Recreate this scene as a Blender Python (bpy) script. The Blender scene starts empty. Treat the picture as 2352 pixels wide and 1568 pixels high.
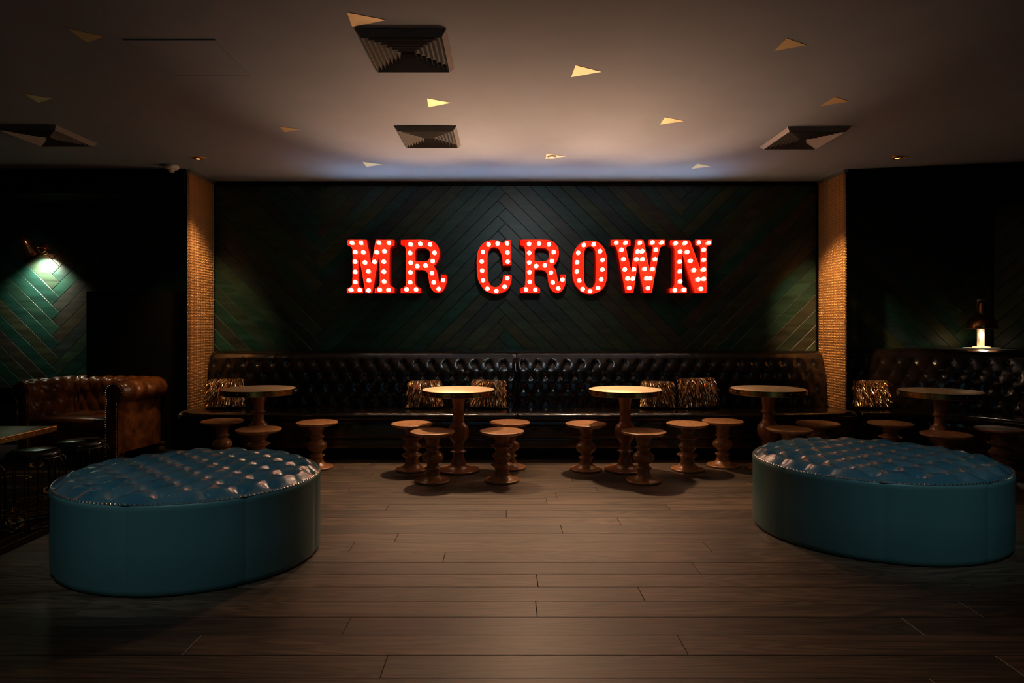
import bpy, bmesh, math, random
from math import sin, cos, pi, sqrt, atan2, exp, radians
from mathutils import Vector, Matrix

random.seed(7)
S = bpy.context.scene
COL = S.collection

# ------------------------------------------------------------------ camera
F, CX, CY, H = 1500.0, 1160.0, 750.0, 1.155        # focal length in pixels, principal point, eye height
cam_d = bpy.data.cameras.new('camera')
cam = bpy.data.objects.new('camera', cam_d); COL.objects.link(cam)
cam_d.sensor_width = 36.0; cam_d.lens = 36.0*F/2352
cam_d.shift_x = (1176-CX)/2352.0; cam_d.shift_y = (CY-784)/2352.0
cam_d.clip_start = 0.05; cam_d.clip_end = 100
cam.location = (0, 0, H); cam.rotation_euler = (pi/2, 0, 0)
S.camera = cam

# ------------------------------------------------------------------ world, exposure, added fill lights
S.view_settings.view_transform = 'Standard'; S.view_settings.look = 'None'
S.view_settings.exposure = 0.0; S.view_settings.gamma = 1.0; S.view_settings.use_curve_mapping = False
W = bpy.data.worlds.new('world'); S.world = W; W.use_nodes = True
W.node_tree.nodes['Background'].inputs[0].default_value = (0.35, 0.6, 0.8, 1)
W.node_tree.nodes['Background'].inputs[1].default_value = 0.0015
BULB_STRENGTH = 22.0
BULB_COLOR = (1.0, 0.66, 0.38)

def spot(name, loc, target, watts, color, angle, blend=0.8, radius=0.03):
    d = bpy.data.lights.new(name, 'SPOT'); d.energy = watts; d.color = color
    d.spot_size = radians(angle); d.spot_blend = blend; d.shadow_soft_size = radius
    o = bpy.data.objects.new(name, d); COL.objects.link(o); o.location = loc
    o.rotation_euler = (Vector(target)-Vector(loc)).to_track_quat('-Z', 'Y').to_euler()
    return o
def area(name, loc, rot, size, size_y, watts, color, spread=180):
    d = bpy.data.lights.new(name, 'AREA'); d.shape = 'RECTANGLE'; d.size = size; d.size_y = size_y
    d.energy = watts; d.color = color; d.spread = radians(spread)
    o = bpy.data.objects.new(name, d); COL.objects.link(o); o.location = loc; o.rotation_euler = rot
    return o
# added spots without fittings, aimed at the two chain curtains
spot('curtain_fill', (-2.40, 5.40, 2.54), (-2.84, 6.08, 1.25), 80, (1.0, 0.60, 0.30), 54, 1.0)
spot('curtain_fill', (2.25, 5.25, 2.54), (3.04, 6.10, 1.32), 250, (1.0, 0.60, 0.30), 40, 1.0)
spot('corner_fill', (-2.45, 5.98, 2.54), (-3.25, 5.58, 0.30), 24, (1.0, 0.62, 0.32), 46, 1.0)  # added spot brightening the brown sofa
spot('left_table_fill', (-1.2, 1.6, 2.54), (-2.4, 3.2, 0.5), 13, (1.0, 0.75, 0.5), 50, 1.0)  # added spot for the left table and its brass edge
spot('corner_fill', (-3.9, 5.0, 2.54), (-4.55, 6.2, 1.85), 5, (1.0, 0.8, 0.6), 24, 1.0)  # added weak spot for highlights on the sconce shade
# added warm spot without a fitting, brightening the middle of the floor
spot('floor_fill', (0.25, 6.0, 2.50), (0.10, 2.75, 0.0), 150, (1.0, 0.62, 0.36), 56, 1.0, 0.12)
for tx in (-0.75, 0.95):
    spot('tables_fill', (tx*.8, 6.16, 2.52), (tx, 4.95, 0.3), 235, (1.0, 0.64, 0.38), 56, 1.0, 0.06)  # added spots brightening stool seats and table tops
spot('wall_fill', (0.2, 3.7, 2.52), (0.15, 6.4, 1.55), 26, (0.72, 0.90, 1.0), 56, 1.0, 0.05)  # added cool spot that lifts the dark boards round the sign
# added uplights without fittings, making the warm pool on the ceiling
for ux in (-0.55, 0.25, 1.05):
    spot('ceiling_fill', (ux, 6.29, 0.965), (ux+(ux-.2)*.1, 4.75, 2.57), 150, (1.0, 0.60, 0.36), 56, 1.0, 0.05)
# added cool spots for the two ottomans, and unseen fill behind the camera
spot('ottoman_fill', (-1.45, 1.5, 2.50), (-1.62, 3.25, 0.30), 58, (0.66, 0.90, 1.0), 36, .8, .12)
spot('ottoman_fill', (1.95, 1.85, 2.50), (2.12, 3.62, 0.30), 62, (0.66, 0.90, 1.0), 36, .8, .12)
area('front_fill', (0.3, -1.6, 2.1), (radians(72), 0, 0), 3.5, 0.5, 2, (0.45, 0.80, 1.0))
# added cool strip without a fitting, tinting the ceiling edge over the letters
area('ceiling_edge_fill', (0.20, 6.33, 2.005), (radians(180+38), 0, 0), 3.6, 0.03, 3.4, (0.05, 0.55, 1.0), 74)

# ------------------------------------------------------------------ helpers
def un(px, py, z):
    "picture pixel to the point at height z (used to place things in the room)"
    D = F*(H-z)/(py-CY); return ((px-CX)*D/F, D)
def atD(px, py, D):
    return ((px-CX)*D/F, D, H+(CY-py)*D/F)

def tag(o, label=None, cat=None, group=None, kind=None):
    if label: o['label'] = label
    if cat: o['category'] = cat
    if group: o['group'] = group
    if kind: o['kind'] = kind
    return o
def empty(name, loc=(0,0,0), rz=0.0):
    o = bpy.data.objects.new(name, None); COL.objects.link(o); o.location = loc; o.rotation_euler = (0,0,rz)
    o.empty_display_size = 0.05
    return o
def link(name, me, mat=None, parent=None, loc=None, rot=None):
    if mat is not None and not me.materials: me.materials.append(mat)
    o = bpy.data.objects.new(name, me); COL.objects.link(o)
    if parent: o.parent = parent
    if loc: o.location = loc
    if rot: o.rotation_euler = rot
    return o
def mesh_of(name, verts, faces, smooth=False):
    me = bpy.data.meshes.new(name); me.from_pydata([tuple(v) for v in verts], [], faces); me.update()
    bm = bmesh.new(); bm.from_mesh(me); bmesh.ops.recalc_face_normals(bm, faces=bm.faces); bm.to_mesh(me); bm.free()
    if smooth is True: me.polygons.foreach_set('use_smooth', [True]*len(me.polygons))
    elif smooth: me.polygons.foreach_set('use_smooth', [True]*len(me.polygons)); me.set_sharp_from_angle(angle=radians(smooth))
    return me
def pdata(name, verts, faces, mat=None, parent=None, smooth=False, loc=None, rot=None):
    return link(name, mesh_of(name, verts, faces, smooth), mat, parent, loc, rot)

class MB:
    "collects simple solids into one mesh"
    def __init__(s): s.v = []; s.f = []
    def add(s, v, f):
        n = len(s.v); s.v += [tuple(p) for p in v]; s.f += [tuple(i+n for i in q) for q in f]
    def box(s, c, size, b=0.0, rz=0.0):
        sx, sy, sz = [q/2 for q in size]
        if b <= 0:
            pts = [(x*sx, y*sy, z*sz) for z in (-1,1) for y in (-1,1) for x in (-1,1)]
            fs = [(0,1,3,2),(4,6,7,5),(0,4,5,1),(2,3,7,6),(0,2,6,4),(1,5,7,3)]
        else:
            bm = bmesh.new(); bmesh.ops.create_cube(bm, size=1)
            for v in bm.verts: v.co = Vector((v.co.x*2*sx, v.co.y*2*sy, v.co.z*2*sz))
            bmesh.ops.bevel(bm, geom=list(bm.edges), offset=min(b, sx*.98, sy*.98, sz*.98), segments=2, profile=.5, affect='EDGES')
            bm.verts.ensure_lookup_table()
            pts = [tuple(v.co) for v in bm.verts]; fs = [tuple(v.index for v in f.verts) for f in bm.faces]; bm.free()
        ca, sa = cos(rz), sin(rz)
        s.add([(c[0]+x*ca-y*sa, c[1]+x*sa+y*ca, c[2]+z) for x,y,z in pts], fs); return s
    def lathe(s, prof, seg=40, c=(0,0,0), M=None, cap=True):
        v = []; f = []
        n = len(prof)
        for i in range(seg):
            a = 2*pi*i/seg
            for r, z in prof: v.append((r*cos(a), r*sin(a), z))
        for i in range(seg):
            j = (i+1) % seg
            for k in range(n-1):
                f.append((i*n+k, j*n+k, j*n+k+1, i*n+k+1))
        if cap and prof[0][0] > 1e-6: f.append(tuple(i*n for i in range(seg))[::-1])
        if cap and prof[-1][0] > 1e-6: f.append(tuple(i*n+n-1 for i in range(seg)))
        if M is not None: v = [tuple(M @ Vector(p)) for p in v]
        s.add([(p[0]+c[0], p[1]+c[1], p[2]+c[2]) for p in v], f); return s
    def tube(s, pts, r, seg=6, closed=False):
        pts = [Vector(p) for p in pts]; n = len(pts); v = []; f = []
        up = Vector((0,0,1)); prev = None
        for i, p in enumerate(pts):
            if closed: t = pts[(i+1)%n]-pts[i-1]
            else: t = pts[min(i+1,n-1)]-pts[max(i-1,0)]
            t.normalize()
            if prev is None:
                a = t.orthogonal().normalized()
            else:
                a = (prev - t*prev.dot(t)).normalized()
            prev = a; b = t.cross(a)
            rr = r[i] if isinstance(r, (list, tuple)) else r
            for k in range(seg):
                q = 2*pi*k/seg; v.append(p + a*cos(q)*rr + b*sin(q)*rr)
        m = n if closed else n-1
        for i in range(m):
            j = (i+1) % n
            for k in range(seg):
                l = (k+1) % seg
                f.append((i*seg+k, i*seg+l, j*seg+l, j*seg+k))
        if not closed:
            f.append(tuple(range(seg))[::-1]); f.append(tuple((n-1)*seg+k for k in range(seg)))
        s.add(v, f); return s
    def dome(s, c, r, M=None, seg=8):
        v = [(0,0,r*.7)]; f = []
        for k in range(seg):
            a = 2*pi*k/seg; v.append((r*.72*cos(a), r*.72*sin(a), r*.5))
        for k in range(seg):
            a = 2*pi*k/seg; v.append((r*cos(a), r*sin(a), 0))
        for k in range(seg):
            l = (k+1) % seg
            f.append((0, 1+k, 1+l)); f.append((1+k, 1+seg+k, 1+seg+l, 1+l))
        f.append(tuple(1+seg+k for k in range(seg))[::-1])
        if M is not None: v = [tuple(M @ Vector(p)) for p in v]
        s.add([(p[0]+c[0], p[1]+c[1], p[2]+c[2]) for p in v], f); return s
    def mesh(s, name, smooth=False): return mesh_of(name, s.v, s.f, smooth)
    def build(s, name, mat, parent=None, smooth=False, loc=None, rot=None):
        return link(name, s.mesh(name, smooth), mat, parent, loc, rot)

def resample(pts, step):
    "polyline to evenly spaced points"
    out = [pts[0]]; acc = 0.0
    L = [0.0]
    for a, b in zip(pts[:-1], pts[1:]): L.append(L[-1] + math.dist(a, b))
    n = max(2, int(round(L[-1]/step))+1)
    res = []; k = 0
    for i in range(n):
        t = L[-1]*i/(n-1)
        while k < len(L)-2 and L[k+1] < t: k += 1
        w = (t-L[k])/max(1e-9, L[k+1]-L[k])
        res.append(tuple(pts[k][j]*(1-w)+pts[k+1][j]*w for j in range(len(pts[0]))))
    return res, L[-1]
def catmull(pts, sub=6, closed=False, corner=None):
    n = len(pts); out = []
    rng = n if closed else n-1
    def P(i):
        if closed: return pts[i % n]
        return pts[max(0, min(n-1, i))]
    for i in range(rng):
        p0, p1, p2, p3 = P(i-1), P(i), P(i+1), P(i+2)
        c1 = corner and corner[i % n]; c2 = corner and corner[(i+1) % n]
        m1 = [(b-a)*.5 for a, b in zip(p0, p2)]; m2 = [(b-a)*.5 for a, b in zip(p1, p3)]
        ch = [(b-a) for a, b in zip(p1, p2)]; cl = math.sqrt(sum(q*q for q in ch)) or 1e-9
        def lim(m):
            l = math.sqrt(sum(q*q for q in m)) or 1e-9
            k = min(1.0, cl/l); return [q*k for q in m]
        m1, m2 = lim(m1), lim(m2)
        if c1: m1 = ch
        if c2: m2 = ch
        k = 1 if (c1 and c2) else sub
        for j in range(k):
            t = j/k; t2, t3 = t*t, t*t*t
            out.append(tuple((2*t3-3*t2+1)*a + (t3-2*t2+t)*u + (-2*t3+3*t2)*b + (t3-t2)*v
                             for a, b, u, v in zip(p1, p2, m1, m2)))
    if not closed: out.append(tuple(pts[-1]))
    return out

def tuft(s, t, ps, pt, fold=.5, sg=.026):
    "deep buttoned diamonds: 1 at the middle of a diamond, 0 in the folds, below 0 at a button"
    a = s/ps + t/(2*pt); b = s/ps - t/(2*pt)
    h = (abs(sin(pi*a))*abs(sin(pi*b)))**0.42
    k = round(t/pt)
    best = 9
    for kk in (k-1, k, k+1):
        off = .5*(kk % 2); j = round(s/ps-off)
        best = min(best, (s-(j+off)*ps)**2 + (t-kk*pt)**2)
    return fold*h + (1-fold) - 0.75*exp(-best/(sg**2)) - .18*exp(-best/((sg*1.9)**2))

# ------------------------------------------------------------------ materials
def new_mat(name):
    m = bpy.data.materials.new(name); m.use_nodes = True
    return m, m.node_tree, m.node_tree.nodes['Principled BSDF']
def N(nt, typ, **kw):
    n = nt.nodes.new(typ)
    for k, v in kw.items():
        if k in n.inputs: n.inputs[k].default_value = v
        else: setattr(n, k, v)
    return n
def ramp(nt, stops, interp='LINEAR'):
    r = nt.nodes.new('ShaderNodeValToRGB'); r.color_ramp.interpolation = interp
    e = r.color_ramp.elements
    while len(e) > 1: e.remove(e[-1])
    e[0].position = stops[0][0]; e[0].color = (*stops[0][1], 1)
    for p, c in stops[1:]:
        q = e.new(p); q.color = (*c, 1)
    return r
def simple(name, col, rough=.5, metal=0.0, bump=0.0, bscale=60, var=0.0, coat=0.0, spec=0.5):
    m, nt, b = new_mat(name); L = nt.links
    b.inputs['Roughness'].default_value = rough; b.inputs['Metallic'].default_value = metal
    b.inputs['Coat Weight'].default_value = coat; b.inputs['Coat Roughness'].default_value = .12
    b.inputs['Specular IOR Level'].default_value = spec
    tc = N(nt, 'ShaderNodeTexCoord')
    no = N(nt, 'ShaderNodeTexNoise'); no.inputs['Scale'].default_value = bscale*.12; no.inputs['Detail'].default_value = 4
    L.new(tc.outputs['Object'], no.inputs['Vector'])
    lo = tuple(max(0, c*(1-var)) for c in col); hi = tuple(min(1, c*(1+var)) for c in col)
    r = ramp(nt, [(.3, lo), (.7, hi)]); L.new(no.outputs['Fac'], r.inputs['Fac']); L.new(r.outputs['Color'], b.inputs['Base Color'])
    if bump > 0:
        n2 = N(nt, 'ShaderNodeTexNoise'); n2.inputs['Scale'].default_value = bscale; n2.inputs['Detail'].default_value = 5
        bp = N(nt, 'ShaderNodeBump'); bp.inputs['Strength'].default_value = bump; bp.inputs['Distance'].default_value = .004
        L.new(tc.outputs['Object'], n2.inputs['Vector']); L.new(n2.outputs['Fac'], bp.inputs['Height']); L.new(bp.outputs['Normal'], b.inputs['Normal'])
    return m
def leather(name, c1, c2, rough=.3, coat=.3, scale=7, wr=.25, cr=.15):
    m, nt, b = new_mat(name); L = nt.links
    tc = N(nt, 'ShaderNodeTexCoord')
    no = N(nt, 'ShaderNodeTexNoise'); no.inputs['Scale'].default_value = scale; no.inputs['Detail'].default_value = 5; no.inputs['Distortion'].default_value = .6
    L.new(tc.outputs['Object'], no.inputs['Vector'])
    r = ramp(nt, [(.38, c1), (.66, c2)]); L.new(no.outputs['Fac'], r.inputs['Fac']); L.new(r.outputs['Color'], b.inputs['Base Color'])
    b.inputs['Roughness'].default_value = rough; b.inputs['Coat Weight'].default_value = coat; b.inputs['Coat Roughness'].default_value = cr
    vo = N(nt, 'ShaderNodeTexVoronoi'); vo.inputs['Scale'].default_value = 420
    wn = N(nt, 'ShaderNodeTexNoise'); wn.inputs['Scale'].default_value = 16; wn.inputs['Detail'].default_value = 3; wn.inputs['Distortion'].default_value = 1.2
    L.new(tc.outputs['Object'], vo.inputs['Vector']); L.new(tc.outputs['Object'], wn.inputs['Vector'])
    b1 = N(nt, 'ShaderNodeBump'); b1.inputs['Strength'].default_value = wr; b1.inputs['Distance'].default_value = .006
    b2 = N(nt, 'ShaderNodeBump'); b2.inputs['Strength'].default_value = .12; b2.inputs['Distance'].default_value = .001
    L.new(wn.outputs['Fac'], b1.inputs['Height']); L.new(vo.outputs['Distance'], b2.inputs['Height'])
    L.new(b1.outputs['Normal'], b2.inputs['Normal']); L.new(b2.outputs['Normal'], b.inputs['Normal'])
    return m
def turned_wood(name, c1, c2, rough=.32):
    m, nt, b = new_mat(name); L = nt.links
    tc = N(nt, 'ShaderNodeTexCoord'); mp = N(nt, 'ShaderNodeMapping'); mp.inputs['Scale'].default_value = (14, 14, 2.2)
    oi = N(nt, 'ShaderNodeObjectInfo'); ad = N(nt, 'ShaderNodeVectorMath'); ad.operation = 'ADD'
    L.new(tc.outputs['Object'], mp.inputs['Vector']); L.new(mp.outputs['Vector'], ad.inputs[0])
    sc = N(nt, 'ShaderNodeMath'); sc.operation = 'MULTIPLY'; sc.inputs[1].default_value = 40
    L.new(oi.outputs['Random'], sc.inputs[0]); L.new(sc.outputs[0], ad.inputs[1])
    no = N(nt, 'ShaderNodeTexNoise'); no.inputs['Scale'].default_value = 1.6; no.inputs['Detail'].default_value = 7; no.inputs['Distortion'].default_value = 1.4
    L.new(ad.outputs[0], no.inputs['Vector'])
    r = ramp(nt, [(.33, c1), (.5, tuple((a+b_)/2 for a, b_ in zip(c1, c2))), (.68, c2)])
    L.new(no.outputs['Fac'], r.inputs['Fac']); L.new(r.outputs['Color'], b.inputs['Base Color'])
    b.inputs['Roughness'].default_value = rough; b.inputs['Coat Weight'].default_value = .25; b.inputs['Coat Roughness'].default_value = .2
    return m
def plank_mat(name, stops, rough, axis, grain=1.0, coat=0.0, gcontrast=.35):
    "boards: one tone per board and grain along the board"
    m, nt, b = new_mat(name); L = nt.links
    oi = N(nt, 'ShaderNodeObjectInfo'); geo = N(nt, 'ShaderNodeNewGeometry')
    r = ramp(nt, stops, 'LINEAR'); L.new(oi.outputs['Random'], r.inputs['Fac'])
    mp = N(nt, 'ShaderNodeMapping'); mp.vector_type = 'POINT'
    mp.inputs['Rotation'].default_value = axis[0]; mp.inputs['Scale'].default_value = axis[1]
    L.new(geo.outputs['Position'], mp.inputs['Vector'])
    mu = N(nt, 'ShaderNodeMath'); mu.operation = 'MULTIPLY'; mu.inputs[1].default_value = 61.7
    L.new(oi.outputs['Random'], mu.inputs[0])
    ad = N(nt, 'ShaderNodeVectorMath'); ad.operation = 'ADD'; L.new(mp.outputs[0], ad.inputs[0]); L.new(mu.outputs[0], ad.inputs[1])
    n1 = N(nt, 'ShaderNodeTexNoise'); n1.inputs['Scale'].default_value = 1.0; n1.inputs['Detail'].default_value = 5; n1.inputs['Distortion'].default_value = 1.2
    L.new(ad.outputs[0], n1.inputs['Vector'])
    # cathedral figure: bands of the low noise
    mul = N(nt, 'ShaderNodeMath'); mul.operation = 'MULTIPLY'; mul.inputs[1].default_value = 34.0*grain
    sn = N(nt, 'ShaderNodeMath'); sn.operation = 'SINE'
    n0 = N(nt, 'ShaderNodeTexNoise'); n0.inputs['Scale'].default_value = .35; n0.inputs['Detail'].default_value = 2; n0.inputs['Distortion'].default_value = 1.1
    L.new(ad.outputs[0], n0.inputs['Vector']); L.new(n0.outputs['Fac'], mul.inputs[0]); L.new(mul.outputs[0], sn.inputs[0])
    mr = N(nt, 'ShaderNodeMapRange'); mr.inputs['From Min'].default_value = -1; mr.inputs['From Max'].default_value = 1
    mr.inputs['To Min'].default_value = 1-gcontrast; mr.inputs['To Max'].default_value = 1.08; L.new(sn.outputs[0], mr.inputs['Value'])
    mr2 = N(nt, 'ShaderNodeMapRange'); mr2.inputs['From Min'].default_value = .3; mr2.inputs['From Max'].default_value = .7
    mr2.inputs['To Min'].default_value = 1-gcontrast; mr2.inputs['To Max'].default_value = 1.12; L.new(n1.outputs['Fac'], mr2.inputs['Value'])
    m3 = N(nt, 'ShaderNodeMath'); m3.operation = 'MULTIPLY'; L.new(mr.outputs[0], m3.inputs[0]); L.new(mr2.outputs[0], m3.inputs[1])
    mx = N(nt, 'ShaderNodeVectorMath'); mx.operation = 'MULTIPLY'; L.new(r.outputs['Color'], mx.inputs[0]); L.new(m3.outputs[0], mx.inputs[1])
    L.new(mx.outputs[0], b.inputs['Base Color'])
    b.inputs['Roughness'].default_value = rough; b.inputs['Coat Weight'].default_value = coat; b.inputs['Coat Roughness'].default_value = .3
    bp = N(nt, 'ShaderNodeBump'); bp.inputs['Strength'].default_value = .25; bp.inputs['Distance'].default_value = .002
    L.new(m3.outputs[0], bp.inputs['Height']); L.new(bp.outputs['Normal'], b.inputs['Normal'])
    return m
def emission(name, col, strength):
    m, nt, b = new_mat(name)
    b.inputs['Base Color'].default_value = (.9, .85, .8, 1); b.inputs['Roughness'].default_value = .4
    b.inputs['Emission Color'].default_value = (*col, 1); b.inputs['Emission Strength'].default_value = strength
    return m

M_ceiling = simple('ceiling_paint', (.30, .34, .42), .75, bump=.05, bscale=30, var=.04)
M_black = simple('black_paint', (.0022, .0022, .0024), .7, spec=.2, var=.1)
M_floor_under = simple('dark_subfloor', (.02, .014, .01), .8, var=.2)
M_floor = plank_mat('oak_boards', [(0, (.072, .046, .029)), (.35, (.145, .095, .056)), (.6, (.105, .067, .040)), (1, (.185, .120, .072))], .48,
                    ((0, 0, 0), (1.5, 15, 8)), 2.6, gcontrast=.48)
WS = [(0, (.010, .045, .035)), (.2, (.013, .075, .055)), (.38, (.050, .058, .018)), (.55, (.016, .062, .042)), (.7, (.050, .042, .024)), (.85, (.016, .040, .046)), (1, (.050, .062, .024))]
M_wall_up = plank_mat('stained_boards_rising', WS, .38, ((0, radians(45), 0), (2.2, 6, 16)), .6, gcontrast=.3)
M_wall_dn = plank_mat('stained_boards_falling', WS, .38, ((0, radians(-45), 0), (2.2, 6, 16)), .6, gcontrast=.3)
M_blackleather = leather('black_leather', (.005, .004, .004), (.014, .008, .005), .19, .5, 5, .30, .12)
M_blueleather = leather('blue_leather', (.026, .095, .130), (.070, .125, .145), .27, .35, 5, .3)
M_blueside = leather('blue_leather_side', (.068, .165, .170), (.082, .185, .185), .45, .05, 2.0, .06)
M_brownleather = leather('brown_leather', (.085, .026, .006), (.26, .090, .020), .30, .4, 8, .3)
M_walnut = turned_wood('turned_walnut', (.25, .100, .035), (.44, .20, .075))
M_walnutlit = turned_wood('lit_walnut_seat', (.34, .150, .058), (.60, .30, .125), .36)  # lighter walnut: the light falling on the seats is put into this colour
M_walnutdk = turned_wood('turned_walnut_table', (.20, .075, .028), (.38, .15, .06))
M_brasstop = simple('brushed_brass_top', (.84, .66, .40), .45, .35, bump=.1, bscale=120, var=.12)
M_brass = simple('brass_band', (.70, .42, .12), .22, 1.0, bump=.05, bscale=90, var=.15)
M_brasstri = simple('satin_brass', (.98, .74, .40), .5, .4, var=.04)
M_nail = simple('polished_nail', (.80, .66, .48), .18, 1.0)
M_copper = simple('polished_copper', (.50, .20, .085), .22, .9, var=.1)
M_chain = simple('anodised_copper_chain', (.88, .50, .20), .28, .8, var=.12, bscale=20)
M_alum = simple('grey_aluminium', (.34, .33, .32), .4, .8)
M_red = simple('red_enamel', (.80, .024, .010), .45, 0.0, var=.05, spec=.06)
M_bulb = emission('warm_bulb_glass', BULB_COLOR, BULB_STRENGTH)
M_socket = simple('white_socket', (.55, .45, .38), .4)
M_white = simple('white_plastic', (.75, .73, .68), .45)
M_vent = simple('vent_grey_metal', (.30, .29, .28), .5, .2)
M_ventblack = simple('vent_black', (.008, .008, .008), .7)
M_carpet = simple('black_carpet', (.012, .010, .010), .95, bump=.6, bscale=900, var=.3, spec=.1)
M_yellow = simple('ochre_carpet_pile', (.42, .26, .06), .9, bump=.4, bscale=900, var=.2, spec=.1)
M_ledge = simple('cream_painted_wood', (.72, .62, .42), .5, var=.06)
M_gloss = simple('glossy_black_metal', (.008, .008, .008), .16, 0.0, coat=.5)
M_darkwood = simple('dark_stained_wood', (.085, .042, .016), .4, var=.3)
M_lampin = emission('lit_lamp_glass', (1, .8, .55), 25)
M_down = emission('lit_downlight_glass', (1, .72, .42), 9)

def strand_mat():
    m, nt, b = new_mat('metallic_fringe'); L = nt.links
    g = N(nt, 'ShaderNodeNewGeometry')
    r = ramp(nt, [(0, (.10, .05, .02)), (.18, (.65, .30, .09)), (.34, (.16, .08, .04)), (.48, (.88, .60, .24)), (.62, (.60, .16, .04)), (.74, (.10, .07, .05)), (.86, (.85, .75, .62)), (1, (.62, .36, .12))], 'CONSTANT')
    L.new(g.outputs['Random Per Island'], r.inputs['Fac']); L.new(r.outputs['Color'], b.inputs['Base Color'])
    b.inputs['Metallic'].default_value = .75; b.inputs['Roughness'].default_value = .28
    return m
M_fringe = strand_mat()

# ------------------------------------------------------------------ room shell
CEIL = 2.570; WALL = 6.40
fl = MB().box((0, 3.2, -.03), (11.0, 8.4, .04)).build('floor', M_floor_under); tag(fl, kind='structure')
ce = MB().box((0, 3.2, CEIL+.03), (11.0, 8.4, .06)).build('ceiling', M_ceiling); tag(ce, kind='structure')
wb = MB().box((.105, WALL+.05, CEIL/2), (5.90, .10, CEIL)).build('wall_back', M_black); tag(wb, kind='structure')
wl = MB().box((-4.20, WALL+.05, CEIL/2), (2.68, .10, CEIL)).build('wall_back_left', M_black); tag(wl, kind='structure')
wr = MB().box((3.93, WALL+.05, CEIL/2), (1.72, .10, CEIL)).build('wall_back_right', M_black); tag(wr, kind='structure')
o = MB().box((-5.50, 3.2, CEIL/2), (.10, 8.4, CEIL)).build('wall_left', M_black); tag(o, kind='structure')
o = MB().box((5.50, 3.2, CEIL/2), (.10, 8.4, CEIL)).build('wall_right', M_black); tag(o, kind='structure')
diag = (Vector((4.78, WALL)), Vector((5.46, 5.66)))
dd = (diag[1]-diag[0]).normalized(); dn = Vector((dd.y, -dd.x))            # dn points out of the room (+x,+y)
if dn.y < 0: dn = -dn
a, b_ = diag; q = [a, b_, b_+dn*.08, a+dn*.08]
wd = pdata('wall_corner_right', [(p.x, p.y, z) for z in (0, CEIL) for p in q], [(0,1,2,3),(4,7,6,5),(0,4,5,1),(1,5,6,2),(2,6,7,3),(3,7,4,0)], M_black)
tag(wd, kind='structure')
# dropped black beams on both sides of the alcove, and the black line over the panelling
o = MB().box((-4.15, 6.12, 2.46), (2.55, .54, .22)).build('trim_1', M_black); tag(o, kind='structure')
q = [(3.07, 5.88), (5.44, 5.40), (5.44, 6.38), (3.07, 6.38)]
o = pdata('trim_2', [(x, y, z) for z in (2.35, CEIL) for x, y in q], [(0,1,2,3),(4,7,6,5),(0,4,5,1),(1,5,6,2),(2,6,7,3),(3,7,4,0)], M_black); tag(o, kind='structure')
o = MB().box((.105, 6.372, 2.552), (5.86, .030, .036), .004).build('trim_3', M_black); tag(o, kind='structure')

# ---- floorboards, laid across the room
ROWS = [2.147 + .1505*k for k in range(-7, 24)]
JOINT = {0: [882], 2: [796], 3: [1232], 4: [1473], 5: [1234], 6: [1599], 7: [1020], 8: [808], 10: [1290], 11: [1422], 12: [1163], 13: [890], 15: [1277]}
def board(parent, x0, x1, y0, y1, z, mat):
    g = .0007; c = .0015; t = .012
    x0 += g; x1 -= g; y0 += g; y1 -= g
    v = [(x0,y0,z-t),(x1,y0,z-t),(x1,y1,z-t),(x0,y1,z-t),(x0,y0,z-c),(x1,y0,z-c),(x1,y1,z-c),(x0,y1,z-c),(x0+c,y0+c,z),(x1-c,y0+c,z),(x1-c,y1-c,z),(x0+c,y1-c,z)]
    f = [(3,2,1,0),(0,1,5,4),(1,2,6,5),(2,3,7,6),(3,0,4,7),(4,5,9,8),(5,6,10,9),(6,7,11,10),(7,4,8,11),(8,9,10,11)]
    return pdata('floorboard', v, f, mat, parent)
rb = random.Random(11)
for i, y0 in enumerate(ROWS):
    y1 = y0+.1505; k = i-7
    js = []
    if k in JOINT:
        ym = (y0+y1)/2; js = [(p-CX)*ym/F for p in JOINT[k]]
    else: js = [rb.uniform(1.3, 2.6) if rb.random() < .5 else rb.uniform(-2.0, -1.0)]
    left = js[0]; xs = [left]
    while xs[0] > -2.55: xs.insert(0, xs[0]-rb.uniform(1.75, 2.2))
    while xs[-1] < 5.40: xs.append(xs[-1]+rb.uniform(1.75, 2.2))
    xs[0] = -2.55; xs[-1] = 5.44
    if xs[1]-xs[0] < .25: xs.pop(1)
    if xs[-1]-xs[-2] < .25: xs.pop(-2)
    for xa, xb in zip(xs[:-1], xs[1:]): board(fl, xa, xb, y0, y1, 0.0, M_floor)

# ---- chevron boards on the walls
def clip(poly, a, b, c):
    "keep a*x+b*z<=c"
    out = []
    for i in range(len(poly)):
        p, q = poly[i], poly[(i+1) % len(poly)]
        dp, dq = a*p[0]+b*p[1]-c, a*q[0]+b*q[1]-c
        if dp <= 0: out.append(p)
        if (dp < 0 < dq) or (dq < 0 < dp):
            t = dp/(dp-dq); out.append((p[0]+t*(q[0]-p[0]), p[1]+t*(q[1]-p[1])))
    return out
def inset(poly, d):
    n = len(poly); out = []
    A = sum(poly[i][0]*poly[(i+1) % n][1]-poly[(i+1) % n][0]*poly[i][1] for i in range(n))
    sg = 1 if A > 0 else -1
    for i in range(n):
        p0, p1, p2 = poly[i-1], poly[i], poly[(i+1) % n]
        e1 = Vector((p1[0]-p0[0], p1[1]-p0[1])).normalized(); e2 = Vector((p2[0]-p1[0], p2[1]-p1[1])).normalized()
        n1 = Vector((-e1.y, e1.x))*sg; n2 = Vector((-e2.y, e2.x))*sg
        k = n1+n2; den = 1+n1.dot(n2)
        k = k/max(.3, den)
        out.append((p1[0]+k.x*d, p1[1]+k.y*d))
    return out
def area2(p): return abs(sum(p[i][0]*p[(i+1) % len(p)][1]-p[(i+1) % len(p)][0]*p[i][1] for i in range(len(p))))/2
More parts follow.
